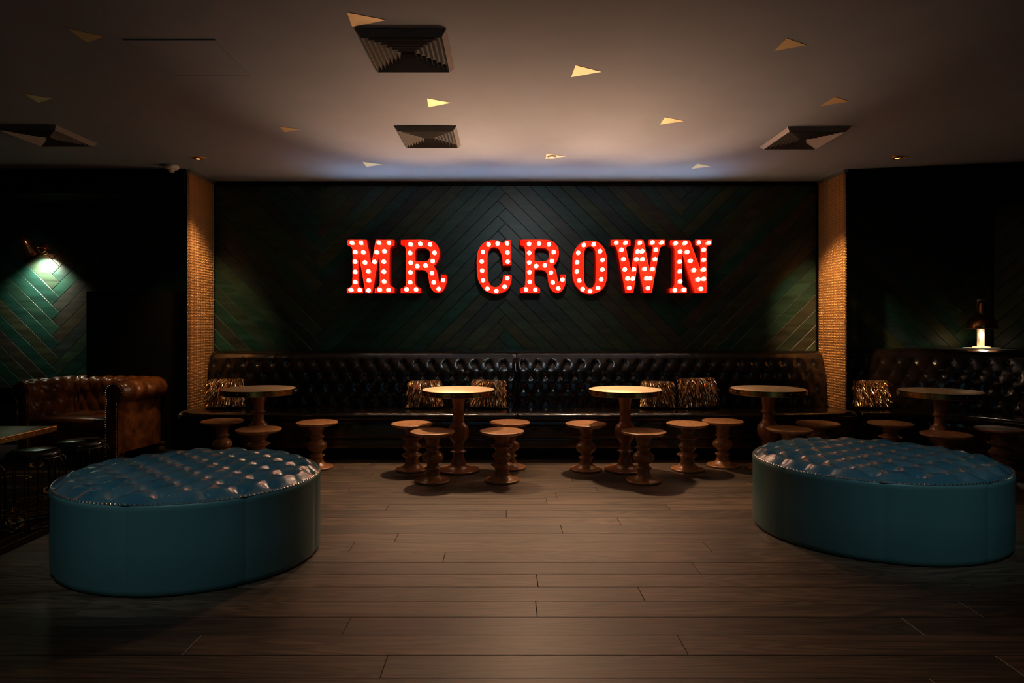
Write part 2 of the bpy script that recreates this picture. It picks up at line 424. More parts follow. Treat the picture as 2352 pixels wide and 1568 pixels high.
def chevron(parent, org, dr, nrm, u0, u1, z0, z1, vaxis, zref, w, NL):
    "org + u*dr is the wall line, nrm points into the room; vaxis = u of a V (valley) axis"
    R2 = sqrt(2); Ln = NL*w; Sx = Ln/R2
    k0 = int(math.floor((u0-vaxis)/(2*Sx)))-1; k1 = int(math.ceil((u1-vaxis)/(2*Sx)))+1
    nmax = int((z1-z0+4*Sx)/(w*R2))+4
    for k in range(k0, k1+1):
        for n in range(-nmax, nmax):
            for typ in (0, 1):
                if typ == 0: A = (n*w, (n+1)*w); B = (-n*w-Ln, -n*w)          # falling board, left of the V
                else: A = ((n+1)*w, (n+1)*w+Ln); B = (-(n+1)*w, -n*w)         # rising board, right of the V
                P = []
                for aa, bb in ((A[0],B[0]),(A[1],B[0]),(A[1],B[1]),(A[0],B[1])):
                    P.append(((aa+bb)/R2 + vaxis + 2*Sx*k, (aa-bb)/R2 + zref))
                P = inset(P, .0010)
                for c in ((-1,0,-u0),(1,0,u1),(0,-1,-z0),(0,1,z1)):
                    P = clip(P, *c)
                    if len(P) < 3: break
                if len(P) < 3 or area2(P) < 8e-4: continue
                Pc = [P[0]]
                for p in P[1:]:
                    if math.dist(p, Pc[-1]) > 1e-3: Pc.append(p)
                if math.dist(Pc[0], Pc[-1]) < 1e-3: Pc.pop()
                P = Pc
                if len(P) < 3: continue
                I = inset(P, .0028); m = len(P); v = []
                for d, poly in ((0.0, P), (.0115, P), (.0140, I)):
                    for u, z in poly: v.append((org[0]+dr[0]*u+nrm[0]*d, org[1]+dr[1]*u+nrm[1]*d, z))
                f = [tuple(range(m)), tuple(2*m+i for i in range(m))]
                for i in range(m):
                    j = (i+1) % m
                    f += [(i, j, m+j, m+i), (m+i, m+j, 2*m+j, 2*m+i)]
                pdata('wall_board', v, f, M_wall_dn if typ == 0 else M_wall_up, parent)
PW = .1055
chevron(wb, (0, WALL), (1, 0), (0, -1), -2.84, 3.04, .86, 2.535, -1.86, .60, PW, 24)
chevron(wr, (0, WALL), (1, 0), (0, -1), 3.08, 4.76, .90, 2.35, 4.39, .62, PW, 24)
chevron(wl, (0, WALL), (1, 0), (0, -1), -5.44, -2.88, .55, 2.35, -4.43, .62, PW, 24)
chevron(wd, (diag[0].x, diag[0].y), (dd.x, dd.y), (-dn.x, -dn.y), .01, .98, .90, 2.35, -.4, .62, PW, 24)

# low black partition beside the left curtain
pt = MB().box((-3.40, 6.225, .745), (1.10, .13, 1.49), .004).build('partition', M_black)
tag(pt, 'low matte black partition standing beside the left chain curtain', 'partition')

# ------------------------------------------------------------------ ceiling fittings
TRI = [
 ([(797,29),(886,46),(809,62)], 'large bright brass triangle on the ceiling above the nearest vent', 0),
 ([(1322,150),(1381,165),(1312,177)], 'bright brass triangle on the ceiling right of the nearest vent', 0),
 ([(981,226),(1035,236),(984,246)], 'bright brass triangle on the ceiling between the two central vents', 0),
 ([(1527,269),(1571,278),(1516,286)], 'bright brass triangle on the ceiling left of the right vent', 0),
 ([(833,372),(879,377.5),(842,383)], 'small orange brass triangle on the ceiling above the letter M', 0),
 ([(1255,353),(1300,359),(1253,365)], 'small brass triangle with a round lamp ring above the sign', 1),
 ([(1602,376),(1633,382),(1588,387.5)], 'small orange brass triangle on the ceiling above the letter N', 0),
 ([(1808,88),(1852,104),(1778,117)], 'dim brass triangle on the right of the ceiling nearest the camera', 0),
 ([(1917,223),(1951,233),(1883,244)], 'dim brass triangle on the ceiling just above the right vent', 0),
 ([(641,291),(690,297),(655,304)], 'dim brass triangle on the ceiling left of the far central vent', 0),
 ([(437,357),(482,362),(450,367)], 'dark brass triangle with a lit lamp beside the left curtain', 2),
 ([(55,216),(122,226),(88,236)], 'dim brass triangle on the ceiling at the left edge', 0),
 ([(155,66),(240,84),(200,98)], 'very dark brass triangle on the ceiling in the upper left', 0),
 ([(2052,356),(2088,361),(2046,365)], 'dark brass triangle with a lit lamp right of the right curtain', 2),
]
ZT = 2.5682
for P, lab, lampk in TRI:
    pts = [un(px, py, ZT) for px, py in P]
    c = (sum(p[0] for p in pts)/3, sum(p[1] for p in pts)/3)
    root = empty('triangle_panel', (c[0], c[1], CEIL)); tag(root, lab, 'ceiling panel', 'brass triangles on the ceiling')
    v = [(p[0]-c[0], p[1]-c[1], ZT-CEIL) for p in pts] + [((p[0]-c[0])*.985, (p[1]-c[1])*.985, 0.0) for p in pts]
    pdata('panel', v, [(0,1,2),(5,4,3),(0,3,4,1),(1,4,5,2),(2,5,3,0)], M_brasstri, root)
    if lampk:
        lx = pts[0][0]*.35+pts[1][0]*.3+pts[2][0]*.35-c[0]; ly = c[1]-c[1]
        ring = MB().lathe([(.028,0),(.036,0),(.038,-.010),(.030,-.014),(.026,-.010),(.026,0)], 20).build('lamp_ring', M_copper if lampk == 2 else M_white, root, 40, (lx, ly, ZT-CEIL))
        MB().lathe([(.0,-.004),(.014,-.004),(.014,.0),(0,.0)], 16).build('lamp_glass', M_down, ring, False, (0,0,0))

def vent(x0, x1, y0, y1, lab):
    cx, cy = (x0+x1)/2, (y0+y1)/2; hx, hy = (x1-x0)/2, (y1-y0)/2
    root = empty('air_vent', (cx, cy, CEIL)); tag(root, lab, 'vent', 'square louvred ceiling vents')
    MB().box((0, 0, -.003), (2*hx-.03, 2*hy-.03, .006)).build('back_plate', M_ventblack, root)
    # frame: four bevelled sides
    zt, zb = 0.0, -.030
    def side(k, ox, oy, ix, iy, z1, z2, th, name, mat):
        # sloping blade on side k: edge 1 (ox,oy) at z1, edge 2 (ix,iy) at z2, thickness th
        cr = [((-1,-1),(1,-1)), ((1,-1),(1,1)), ((1,1),(-1,1)), ((-1,1),(-1,-1))][k]
        e = []
        for (sx, sy) in cr:
            e.append((sx*ox, sy*oy, z1)); e.append((sx*ix, sy*iy, z2))
        v = e + [(p[0], p[1], p[2]+th) for p in e]
        return pdata(name, v, [(0,1,3,2),(4,6,7,5),(0,4,5,1),(2,3,7,6),(0,2,6,4),(1,5,7,3)], mat, root)
    for k in range(4):
        side(k, hx, hy, hx-.022, hy-.022, -.004, zb, .003, 'frame_side', M_vent)
    nb = 7
    for r in range(nb):
        s = 1-(r+.9)/(nb+1.1)
        ox, oy = (hx-.022)*s+.018, (hy-.022)*s+.018
        for k in range(4):
            side(k, ox, oy, ox-.013, oy-.013, zb-.002, -.006, .0012, 'louver_blade', M_vent)
vent(-.715, -.28, 3.10, 3.58, 'large square louvred vent on the ceiling nearest the camera')
vent(-.784, -.345, 4.60, 5.09, 'square louvred ceiling vent in front of the sign')
vent(2.00, 2.445, 4.62, 5.13, 'square louvred ceiling vent in front of the right curtain')
vent(-3.59, -3.15, 4.58, 5.05, 'dim square louvred vent on the left of the ceiling')

ap = empty('access_panel', (-1.655, 3.445, CEIL)); tag(ap, 'dark flush square access hatch in the ceiling left of the near vent', 'hatch')
MB().box((0, 0, -.002), (.44, .44, .004)).build('hatch_door', M_ceiling, ap)
for sx, sy, lx, ly in ((0,-.2255,.455,.005),(0,.2255,.455,.005),(-.2255,0,.005,.446),(.2255,0,.005,.446)):
    MB().box((sx, sy, -.0022), (lx, ly, .0044)).build('frame_side', M_ceiling, ap)

sd = empty('smoke_detector', (-2.93, 5.74, CEIL)); tag(sd, 'small white round smoke detector beside the left curtain top', 'detector')
MB().lathe([(.0,0),(.058,0),(.060,-.006),(.060,-.020),(.052,-.030),(.034,-.036),(0,-.036)], 28).build('body', M_white, sd, 40)
MB().lathe([(.0,-.034),(.024,-.034),(.024,-.050),(.018,-.056),(0,-.056)], 18).build('sensor_head', M_white, sd, 40)

# ------------------------------------------------------------------ marquee letters
SF = 6.245; SB = 6.386; SFACE = 6.310; SBULB = 6.241
def z7(x, y): return (780+x*.18707, 530+y*.18707)
def z8(x, y): return (1200+x*.19558, 530+y*.19558)
R_out = [(748,108),(1060,108),(1130,120),(1190,160),(1222,215),(1230,270),(1222,340),(1190,400),(1158,432),(1190,480),(1205,540),(1215,600),(1228,632),(1243,600),(1243,535),(1313,535),(1313,620),(1300,680),(1270,735),(1220,767),(1170,757),(1125,710),(1100,640),(1090,570),(1080,520),(1050,490),(1010,480),(930,480),(930,640),(945,680),(998,705),(998,768),(748,768),(748,705),(795,690),(815,655),(815,240),(800,195),(748,170)]
R_in = [(932,375),(932,240),(950,215),(985,208),(1040,210),(1080,225),(1105,260),(1108,310),(1095,350),(1060,372)]
R2x = (1193.8-919.9)/.18707
LET = [
 ('M', z7, [[(95,108),(332,108),(390,415),(443,108),(675,108),(675,182),(640,190),(618,225),(615,640),(630,675),(675,702),(675,768),(430,768),(430,705),(470,690),(490,650),(488,275),(402,768),(318,768),(232,275),(232,655),(250,690),(287,705),(287,768),(90,768),(90,705),(130,695),(155,655),(158,240),(140,200),(97,178)]],
  [(150,145),(262,145),(480,143),(603,145),(187,258),(290,262),(453,262),(550,250),(188,378),(310,388),(428,380),(542,378),(190,503),(352,497),(542,500),(190,627),(358,608),(545,620),(135,725),(245,725),(355,730),(490,722),(600,725)], 'red letter M studded with lit bulbs, first letter of the sign'),
 ('R', z7, [R_out, R_in],
  [(870,163),(990,158),(1110,165),(865,270),(1165,268),(870,390),(1142,370),(952,432),(1055,425),(868,508),(1132,518),(865,630),(1155,632),(1272,605),(820,718),(938,720),(1217,712)], 'red bulb-lit letter R standing beside the letter M'),
 ('C', z7, [[(2105,112),(2112,422),(2003,422),(1995,330),(1975,260),(1945,215),(1905,200),(1870,205),(1840,225),(1825,265),(1820,350),(1820,560),(1830,620),(1855,665),(1895,688),(1930,688),(1965,665),(1990,630),(2003,590),(2008,542),(2115,542),(2110,620),(2085,690),(2040,740),(1980,768),(1920,775),(1855,765),(1790,735),(1735,670),(1700,600),(1685,520),(1682,350),(1690,280),(1715,210),(1765,150),(1830,118),(1890,112),(1950,120),(1990,145),(2020,145),(2035,112)]],
  [(1830,165),(1940,155),(2058,152),(1758,258),(2062,265),(1745,375),(2065,378),(1750,488),(2060,582),(1760,608),(1815,710),(1925,738),(2025,685)], 'red bulb-lit letter C starting the second word'),
 ('R', z7, [[(x+R2x, y-1) for x, y in R_out], [(x+R2x, y-1) for x, y in R_in]],
  'R2', 'red bulb-lit letter R between the letters C and O'),
 ('O', z8, [[(790,115),(850,118),(900,140),(950,190),(980,250),(993,320),(993,540),(980,610),(950,670),(900,715),(850,738),(790,742),(730,735),(680,705),(630,650),(600,590),(588,520),(588,320),(600,260),(635,190),(680,145),(730,120)], [(790,182),(830,195),(850,225),(858,280),(858,570),(850,620),(830,655),(790,672),(755,655),(735,620),(725,570),(725,280),(735,225),(755,195)]],
  [(722,165),(838,158),(655,257),(912,238),(642,368),(942,340),(640,477),(940,453),(668,583),(927,568),(708,683),(795,708),(890,670)], 'red bulb-lit letter O of the sign'),
 ('W', z8, [[(1038,103),(1270,103),(1270,172),(1235,180),(1218,200),(1225,230),(1278,470),(1330,103),(1422,103),(1495,455),(1533,190),(1515,175),(1485,165),(1485,103),(1675,103),(1675,170),(1635,182),(1612,215),(1520,733),(1427,733),(1355,370),(1303,733),(1210,733),(1110,215),(1085,180),(1038,168)]],
  [(1103,138),(1213,138),(1380,138),(1528,135),(1638,135),(1165,222),(1355,240),(1408,238),(1570,220),(1187,332),(1340,333),(1413,332),(1557,332),(1203,452),(1310,450),(1435,445),(1530,447),(1235,558),(1298,560),(1457,557),(1503,557),(1255,670),(1477,672)], 'red bulb-lit letter W of the sign'),
 ('N', z8, [[(1735,108),(1968,108),(2088,440),(2092,215),(2080,180),(2030,165),(2030,103),(2222,103),(2222,165),(2180,175),(2165,205),(2162,733),(2023,733),(1878,262),(1875,620),(1890,655),(1930,668),(1930,733),(1728,733),(1728,675),(1765,665),(1785,630),(1785,215),(1770,180),(1735,165)]],
  [(1800,143),(1912,140),(2073,135),(2188,138),(1852,243),(1935,247),(2130,222),(1847,362),(1975,352),(2130,338),(1850,475),(2015,460),(2130,453),(1852,592),(2065,570),(2130,563),(1790,697),(1900,692),(2097,680)], 'red letter N studded with lit bulbs, last letter of the sign'),
]
R2b = [(78,152),(195,148),(312,158),(80,258),(368,248),(80,372),(347,352),(162,413),(265,405),(82,485),(335,490),(85,598),(357,605),(472,573),(42,688),(152,690),(422,675)]
def smooth_loop(P):
    n = len(P); corner = []
    for i in range(n):
        a, b, c = P[i-1], P[i], P[(i+1) % n]
        t = atan2(b[1]-a[1], b[0]-a[0]); u = atan2(c[1]-b[1], c[0]-b[0])
        d = abs((u-t+pi) % (2*pi)-pi); corner.append(d > radians(42))
    return catmull(P, 4, True, corner)
bulb_me = MB().lathe([(0,-.0195),(.008,-.018),(.0145,-.013),(.0185,-.005),(.0195,.003),(.017,.011),(.012,.018),(.009,.024)], 12).mesh('bulb', True)
bulb_me.materials.append(M_bulb)
sock_me = MB().lathe([(.012,.018),(.013,.020),(.013,.056),(.018,.059),(.010,.059)], 12).mesh('socket', 40); sock_me.materials.append(M_socket)
for ch, zf, loops, bulbs, lab in LET:
    W0 = []
    for L_ in loops:
        L2 = smooth_loop(L_)
        W0.append([((zf(x, y)[0]-CX)*SF/F, H+(CY-zf(x, y)[1])*SF/F) for x, y in L2])
    cx = sum(p[0] for p in W0[0])/len(W0[0]); zb = min(p[1] for p in W0[0])
    root = empty('marquee_letter', (cx, SB, zb)); tag(root, lab, 'letter', 'red marquee letters of the wall sign')
    cu = bpy.data.curves.new('c', 'CURVE'); cu.dimensions = '2D'; cu.fill_mode = 'BOTH'; cu.extrude = .0015
    for loop in W0:
        sp = cu.splines.new('POLY'); sp.points.add(len(loop)-1); sp.use_cyclic_u = True
        for i, p in enumerate(loop): sp.points[i].co = (p[0]-cx, p[1]-zb, 0, 1)
    co = bpy.data.objects.new('c', cu); COL.objects.link(co)
    dg = bpy.context.evaluated_depsgraph_get()
    me = bpy.data.meshes.new_from_object(co.evaluated_get(dg)); bpy.data.objects.remove(co); bpy.data.curves.remove(cu)
    me.name = 'face_panel'; me.transform(Matrix.Rotation(pi/2, 4, 'X')); me.materials.clear()
    link('face_panel', me, M_red, root, (0, SFACE-SB, 0))
    for loop in W0:
        I = inset(loop, .004) if loop is W0[0] else inset(loop, -.004)
        n = len(loop); v = []
        for y in (0.0, SF-SB):
            for p in loop: v.append((p[0]-cx, y, p[1]-zb))
            for p in I: v.append((p[0]-cx, y, p[1]-zb))
        f = []
        for i in range(n):
            j = (i+1) % n
            f += [(i,j,2*n+j,2*n+i),(n+i,n+j,3*n+j,3*n+i),(2*n+i,2*n+j,3*n+j,3*n+i),(i,j,n+j,n+i)]
        pdata('rim', v, f, M_red, root)
    src = [z8(x, y) for x, y in R2b] if bulbs == 'R2' else [zf(x, y) for x, y in bulbs]
    for px, py in src:
        x, y, z = atD(px, py, SBULB)
        bo = link('bulb', bulb_me, None, root, (x-cx, SBULB-SB, z-zb), (-pi/2, 0, 0))
        link('socket', sock_me, None, bo)

# ------------------------------------------------------------------ chain curtains
def chain_mesh(h, pitch=.0125, w=.0088, hl=.0095, r=.0019):
    v = []; f = []; ns, nr = 7, 4
    n = int(h/pitch)
    for i in range(n):
        z0 = -pitch*(i+.5); tw = radians(38 if i % 2 else -38); base = len(v)
        tilt = radians(28 if i % 2 else -28)
        for k in range(ns):
            a = 2*pi*k/ns; cxk, czk = cos(a), sin(a)
            for m in range(nr):
                b = 2*pi*m/nr
                x = (w*.5+r*cos(b))*cxk; z = (hl+r*cos(b))*czk; y = r*sin(b)
                x, z = x*cos(tilt)-z*sin(tilt), x*sin(tilt)+z*cos(tilt)
                v.append((x*cos(tw)-y*sin(tw), x*sin(tw)+y*cos(tw), z+z0))
        for k in range(ns):
            for m in range(nr):
                f.append((base+k*nr+m, base+((k+1) % ns)*nr+m, base+((k+1) % ns)*nr+(m+1) % nr, base+k*nr+(m+1) % nr))
    return mesh_of('chain', v, f, True)
CH = chain_mesh(2.545-.40); CH.materials.append(M_chain)
def curtain(x, y0, y1, lab):
    root = empty('chain_curtain', (x, (y0+y1)/2, CEIL)); tag(root, lab, 'curtain', 'copper chain curtains beside the alcove')
    L = y1-y0
    MB().box((0, 0, -.014), (.040, L, .028), .002).build('rail', M_alum, root)
    n = int(L/.0155)
    rr = random.Random(int(x*10))
    for row in (-.009, .009):
        for i in range(n):
            yy = -L/2 + (i+.5+(.5 if row > 0 else 0)*.9)*L/(n+.5)
            link('chain', CH, None, root, (row+rr.uniform(-.002,.002), yy, -.026), (0, 0, pi/2+rr.uniform(-.12,.12)))
curtain(-2.845, 5.87, 6.365, 'curtain of hanging copper chains on the left of the alcove')
curtain(3.062, 5.87, 6.365, 'curtain of hanging copper chains on the right of the alcove')

# ------------------------------------------------------------------ banquettes
BPROF = [(0,.375),(0,.47),(.006,.56),(.016,.64),(.034,.73),(.056,.80),(.082,.855),(.112,.893),(.150,.914),(.190,.922),(.215,.915),(.222,.895),(.222,.80)]
def normals2(path):
    out = []
    for i in range(len(path)):
        a = path[max(0,i-1)]; b = path[min(len(path)-1,i+1)]
        d = Vector((b[0]-a[0], b[1]-a[1])).normalized(); out.append((d.x, d.y))
    return out
def sweep(path, prof, ds, dt, disp, flip=1.0):
    "surface swept along a plan path; prof = (outward offset, z); disp(s, t, z) pushes along the outward surface normal"
    P, LS = resample(path, ds); Q, LT = resample(prof, dt)
    T = normals2(P); NQ = normals2(Q); v = []; f = []
    nq = len(Q)
    for i, p in enumerate(P):
        s = LS*i/(len(P)-1); tx, ty = T[i]; ox, oy = -ty*flip, tx*flip           # outward (away from the sitter)
        for j, q_ in enumerate(Q):
            t = LT*j/(nq-1); d = disp(s, t, q_[1], LS, LT)
            qx, qz = NQ[j]                                                    # profile tangent
            nx, nz = -qz, qx                                                  # toward the sitter / up
            o = q_[0]+nx*d
            v.append((p[0]+ox*o, p[1]+oy*o, q_[1]+nz*d))
    for i in range(len(P)-1):
        for j in range(nq-1):
            a = i*nq+j; f.append((a, a+nq, a+nq+1, a+1))
    return v, f, P, T, Q, LS, LT
def banquette(path, seat_d, lab, zs=1.0, phase=0.0, name='banquette', nails=False):
    x0 = sum(p[0] for p in path)/len(path); y0 = sum(p[1] for p in path)/len(path)
    root = empty(name, (x0, y0, 0)); tag(root, lab, 'bench', 'black buttoned leather banquettes')
    prof = [(o, .375+(z-.375)*zs) for o, z in BPROF]
    pt = .118; t1 = .375+(.800-.375)*zs
    def disp(s, t, z, LS, LT):
        tr = .435*zs                                                          # arc position of the first button row
        e = min(1, s/.03, (LS-s)/.03)
        edge = -.012*(1-max(0, e))
        if t <= tr:
            d = .013*tuft(s-phase, t-tr, .137, pt, .45)
        else:
            a = abs(sin(pi*(s-phase)/.137)); fade = exp(-(t-tr)/.05)
            k = round((s-phase)/.137); dd_ = (s-phase-k*.137)**2+(t-tr)**2
            d = .013*(1-.45*fade*(1-a**.45)) - .014*exp(-dd_/.026**2) - .0008*(1-a**.3)
        if t > LT-.24: d *= max(0, (LT-.13-t)/.11)
        return d+edge
    v, f, P, T, Q, LS, LT = sweep(path, prof, .0085, .0095, disp)
    v = [(a-x0, b-y0, c) for a, b, c in v]
    pdata('backrest', v, f, M_blackleather, root, True)
    # buttons
    mb = MB(); nb = int(LS/.137)+2
    Qa = Q; nq = len(Q)
    for r in range(4):
        t = .435*zs-r*pt
        if t < .02: continue
        q_ = Q[int(t/LT*(nq-1))]
        for k in range(-1, nb+1):
            s = phase+(k+.5*(r % 2))*.137
            if s < .03 or s > LS-.03: continue
            i = int(s/LS*(len(P)-1)); tx, ty = T[i]
            o = q_[0]+.006
            M = Matrix(((tx, 0, ty), (ty, 0, -tx), (0, 1, 0)))
            mb.dome((P[i][0]-ty*o-x0, P[i][1]+tx*o-y0, q_[1]), .009, M, 7)
    tag(mb.build('buttons', M_blackleather, root, 40), kind='stuff')
    # seat pad: swept profile from backrest over the front roll down to the kick panel
    sp = [(.05,.395),(0,.398),(-.20,.405),(-seat_d+.07,.409),(-seat_d+.03,.405),(-seat_d+.008,.392),(-seat_d,.372),(-seat_d+.004,.350),(-seat_d+.018,.338),(-seat_d+.022,.33)]
    def sd(s, t, z, LS, LT):
        e = min(1, s/.015, (LS-s)/.015)
        w = .0015*sin(s*46+1.3*sin(s*7)) if t > LT-.10 else 0.0
        return -.010*(1-max(0, e))+w*.6
    sv, sf, *_ = sweep(path, sp, .018, .010, sd)
    pdata('seat', [(a-x0, b-y0, c) for a, b, c in sv], sf, M_blackleather, root, True)
    fp = [(-seat_d+.022,.335),(-seat_d+.016,.30),(-seat_d+.016,.20),(-seat_d+.022,.19),(-seat_d+.016,.18),(-seat_d+.016,.10),(-seat_d+.03,.09)]
    def fd(s, t, z, LS, LT): return .002*sin(s*40+sin(s*9)*2) if z > .27 else 0.0
    fv, ff, *_ = sweep(path, fp, .03, .012, fd)
    pdata('front_panel', [(a-x0, b-y0, c) for a, b, c in fv], ff, M_blackleather, root, 40)
    kp = [(-seat_d+.035,.098),(-seat_d+.05,.095),(-seat_d+.05,.0)]
    kv, kf, KP, KT, *_ = sweep(path, kp, .1, .02, lambda *a_: 0)
    pdata('plinth', [(a-x0, b-y0, c) for a, b, c in kv], kf, M_black, root)
    if nails:
        mb = MB(); PP, LL = resample(path, .026); TT = normals2(PP)
        for (px, py), (tx, ty) in zip(PP, TT):
            o = -seat_d+.014; M = Matrix(((tx, 0, ty), (ty, 0, -tx), (0, 1, 0)))
            mb.dome((px-ty*o-x0, py+tx*o-y0, .105), .006, M, 6)
        tag(mb.build('nailhead_trim', M_nail, root, 40), kind='stuff')
    # closing sides
    for i in (0, -1):
        p = path[i]; t = T[0] if i == 0 else T[-1]
        poly = prof + [(.222,.0),(-seat_d+.05,0),(-seat_d+.05,.095),(-seat_d+.016,.10),(-seat_d+.016,.33),(-seat_d,.372),(-seat_d+.03,.404),(0,.398)]
        n = len(poly); sgn = .0015 if i == 0 else -.0015
        vv = [(p[0]-t[1]*o+t[0]*(k*sgn*4+sgn)-x0, p[1]+t[0]*o+t[1]*(k*sgn*4+sgn)-y0, z) for k in (0, 1) for o, z in poly]
        ff = [tuple(range(n)), tuple(n+q for q in range(n))[::-1]] + [(q, (q+1) % n, n+(q+1) % n, n+q) for q in range(n)]
        pdata('end_panel', vv, ff, M_blackleather, root)
    return root
SEAM = .107; BY = 6.150
banquette([(-2.815, BY), (SEAM-.002, BY)], .52, 'black buttoned leather banquette under the left half of the sign, left of the seam', phase=.06)
banquette([(SEAM+.002, BY), (3.035, BY)], .52, 'black buttoned leather banquette under the right half of the sign, right of the seam', phase=.066)
rp = catmull([(3.09,6.155),(3.45,6.145),(3.80,6.08),(4.10,5.93),(4.38,5.66),(4.62,5.28),(4.86,4.85)], 10)
banquette(rp, .52, 'curved black buttoned leather banquette in the right corner', zs=1.045, phase=.05, nails=True)

# ------------------------------------------------------------------ stools and tables
PA = [(.110,0),(.128,.001),(.131,.008),(.129,.016),(.112,.020),(.085,.027),(.066,.040),(.056,.047),(.050,.062),(.046,.085),(.048,.094),(.060,.100),(.060,.106),(.048,.112),(.042,.122),(.042,.135),(.052,.143),(.068,.155),(.078,.172),(.079,.188),(.073,.205),(.058,.219),(.047,.226),(.044,.236),(.047,.246),(.058,.254),(.058,.260),(.047,.266),(.046,.280),(.050,.300),(.058,.322),(.068,.336),(.074,.343)]
PB = [(.110,0),(.128,.001),(.131,.008),(.129,.016),(.112,.020),(.085,.028),(.068,.042),(.058,.049),(.053,.075),(.051,.096),(.056,.104),(.082,.122),(.082,.127),(.060,.138),(.050,.148),(.053,.160),(.072,.184),(.075,.192),(.072,.199),(.058,.214),(.050,.228),(.050,.238),(.058,.246),(.085,.262),(.085,.267),(.060,.276),(.050,.288),(.051,.302),(.058,.322),(.068,.336),(.074,.343)]
SEAT = [(0,.340),(.060,.340),(.080,.343),(.130,.350),(.157,.358),(.166,.368),(.1655,.376),(.160,.3785),(.145,.377),(.080,.373),(0,.372)]
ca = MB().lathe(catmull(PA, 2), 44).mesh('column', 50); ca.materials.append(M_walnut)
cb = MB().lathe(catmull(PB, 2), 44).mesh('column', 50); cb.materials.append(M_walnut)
se = MB().lathe(SEAT, 56).mesh('seat', 45); se.materials.append(M_walnutlit)
# (pixel x, pixel y of the seat centre, kind, label)
STOOLS = [
 (510, 966, 'A', 'turned walnut stool with a ball in its stem, leftmost, below the left chain curtain'),
 (594, 985, 'B', 'turned walnut stool with cone rings in front of the leftmost round table'),
 (728, 969, 'A', 'turned walnut stool with a ball in its stem right of the leftmost round table'),
 (946, 972, 'B', 'turned walnut stool with cone rings, left of the second round table'),
 (994, 990, 'A', 'turned walnut stool with a ball in its stem, front left of the second round table'),
 (1171, 969, 'A', 'turned walnut stool with a ball stem behind the front stool, right of the second table'),
 (1153, 989, 'B', 'turned walnut stool with cone rings, front right of the second round table'),
 (1346, 972, 'A', 'turned walnut stool with a ball in its stem, left of the third round table'),
 (1478, 990, 'A', 'turned walnut stool with a ball in its stem, front right of the third round table'),
 (1579, 972, 'B', 'turned walnut stool with cone rings, between the third and fourth round tables'),
 (1660, 966, 'A', 'turned walnut stool with a ball in its stem, left of the fourth round table'),
 (1813, 984, 'A', 'turned walnut stool in front of the fourth round table, half hidden by the right ottoman'),
 (1879, 971, 'B', 'turned walnut stool with a cone ring below the right chain curtain'),
 (2045, 971, 'B', 'turned walnut stool with cone rings, left of the rightmost round table'),
 (2173, 996, 'B', 'turned walnut stool in front of the rightmost round table'),
 (2296, 984, 'B', 'turned walnut stool at the right edge, right of the rightmost round table'),
]
rs = random.Random(3)
for px, py, k, lab in STOOLS:
    x, y = un(px, py, .376)
    r = empty('turned_stool', (x, y, .0), rs.uniform(0, 6.28)); tag(r, lab, 'stool', 'turned walnut stools around the round tables')
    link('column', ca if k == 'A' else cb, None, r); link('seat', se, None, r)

TB = [(.150,0),(.166,.001),(.170,.008),(.168,.017),(.150,.020),(.110,.025),(.082,.033),(.067,.045),(.062,.050),(.055,.075),(.047,.110),(.044,.145),(.048,.150),(.064,.155),(.064,.161),(.048,.167),(.044,.180),(.044,.215),(.050,.235),(.066,.252),(.079,.280),(.083,.310),(.080,.340),(.069,.364),(.054,.380),(.045,.395),(.042,.420),(.043,.452),(.054,.460),(.054,.466),(.045,.472),(.044,.500),(.048,.540),(.056,.580),(.064,.608)]
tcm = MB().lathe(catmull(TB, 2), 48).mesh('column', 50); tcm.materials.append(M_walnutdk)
ttm = MB().lathe([(0,.608),(.284,.608),(.2885,.612),(.2885,.651),(.284,.654),(0,.654)], 72).mesh('tabletop', 40); ttm.materials.append(M_brasstop)
bnd = MB().lathe([(.2890,.6105),(.2925,.6105),(.2925,.6515),(.2890,.6525)], 96)
bnd.f = [q for q in bnd.f if len(q) == 4]
n4 = 4
for i in range(96): bnd.f.append((i*n4, ((i+1) % 96)*n4, ((i+1) % 96)*n4+3, i*n4+3))
bndm = bnd.mesh('edge_band', 40); bndm.materials.append(M_brass)
rv = MB()
for i in range(24):
    a = 2*pi*i/24; M = Matrix(((-sin(a), 0, cos(a)), (cos(a), 0, sin(a)), (0, 1, 0)))
    rv.dome((.2925*cos(a), .2925*sin(a), .631), .0055, M, 8)
rvm = rv.mesh('rivets', 40); rvm.materials.append(M_nail)
TABLES = [
 (594, 891.5, 'round brass-edged table, leftmost, standing in front of a dim fringed cushion'),
 (1053, 893.5, 'round brass-topped pedestal table, brightly lit, between two fringed cushions'),
 (1436, 893, 'round brass-topped pedestal table just right of the seam, bright top, beside paired cushions'),
 (1764, 891.5, 'round brass-edged pedestal table left of the right chain curtain'),
 (2160, 897, 'round brass-edged pedestal table, rightmost, by the curved banquette'),
]
for px, py, lab in TABLES:
    x, y = un(px, py, .654)
    r = empty('pedestal_table', (x, y, 0), rs.uniform(0, 6.28)); tag(r, lab, 'table', 'round brass-edged pedestal tables')
    link('column', tcm, None, r); link('tabletop', ttm, None, r)
    e = link('edge_band', bndm, None, r); tag(link('rivets', rvm, None, e), kind='stuff')

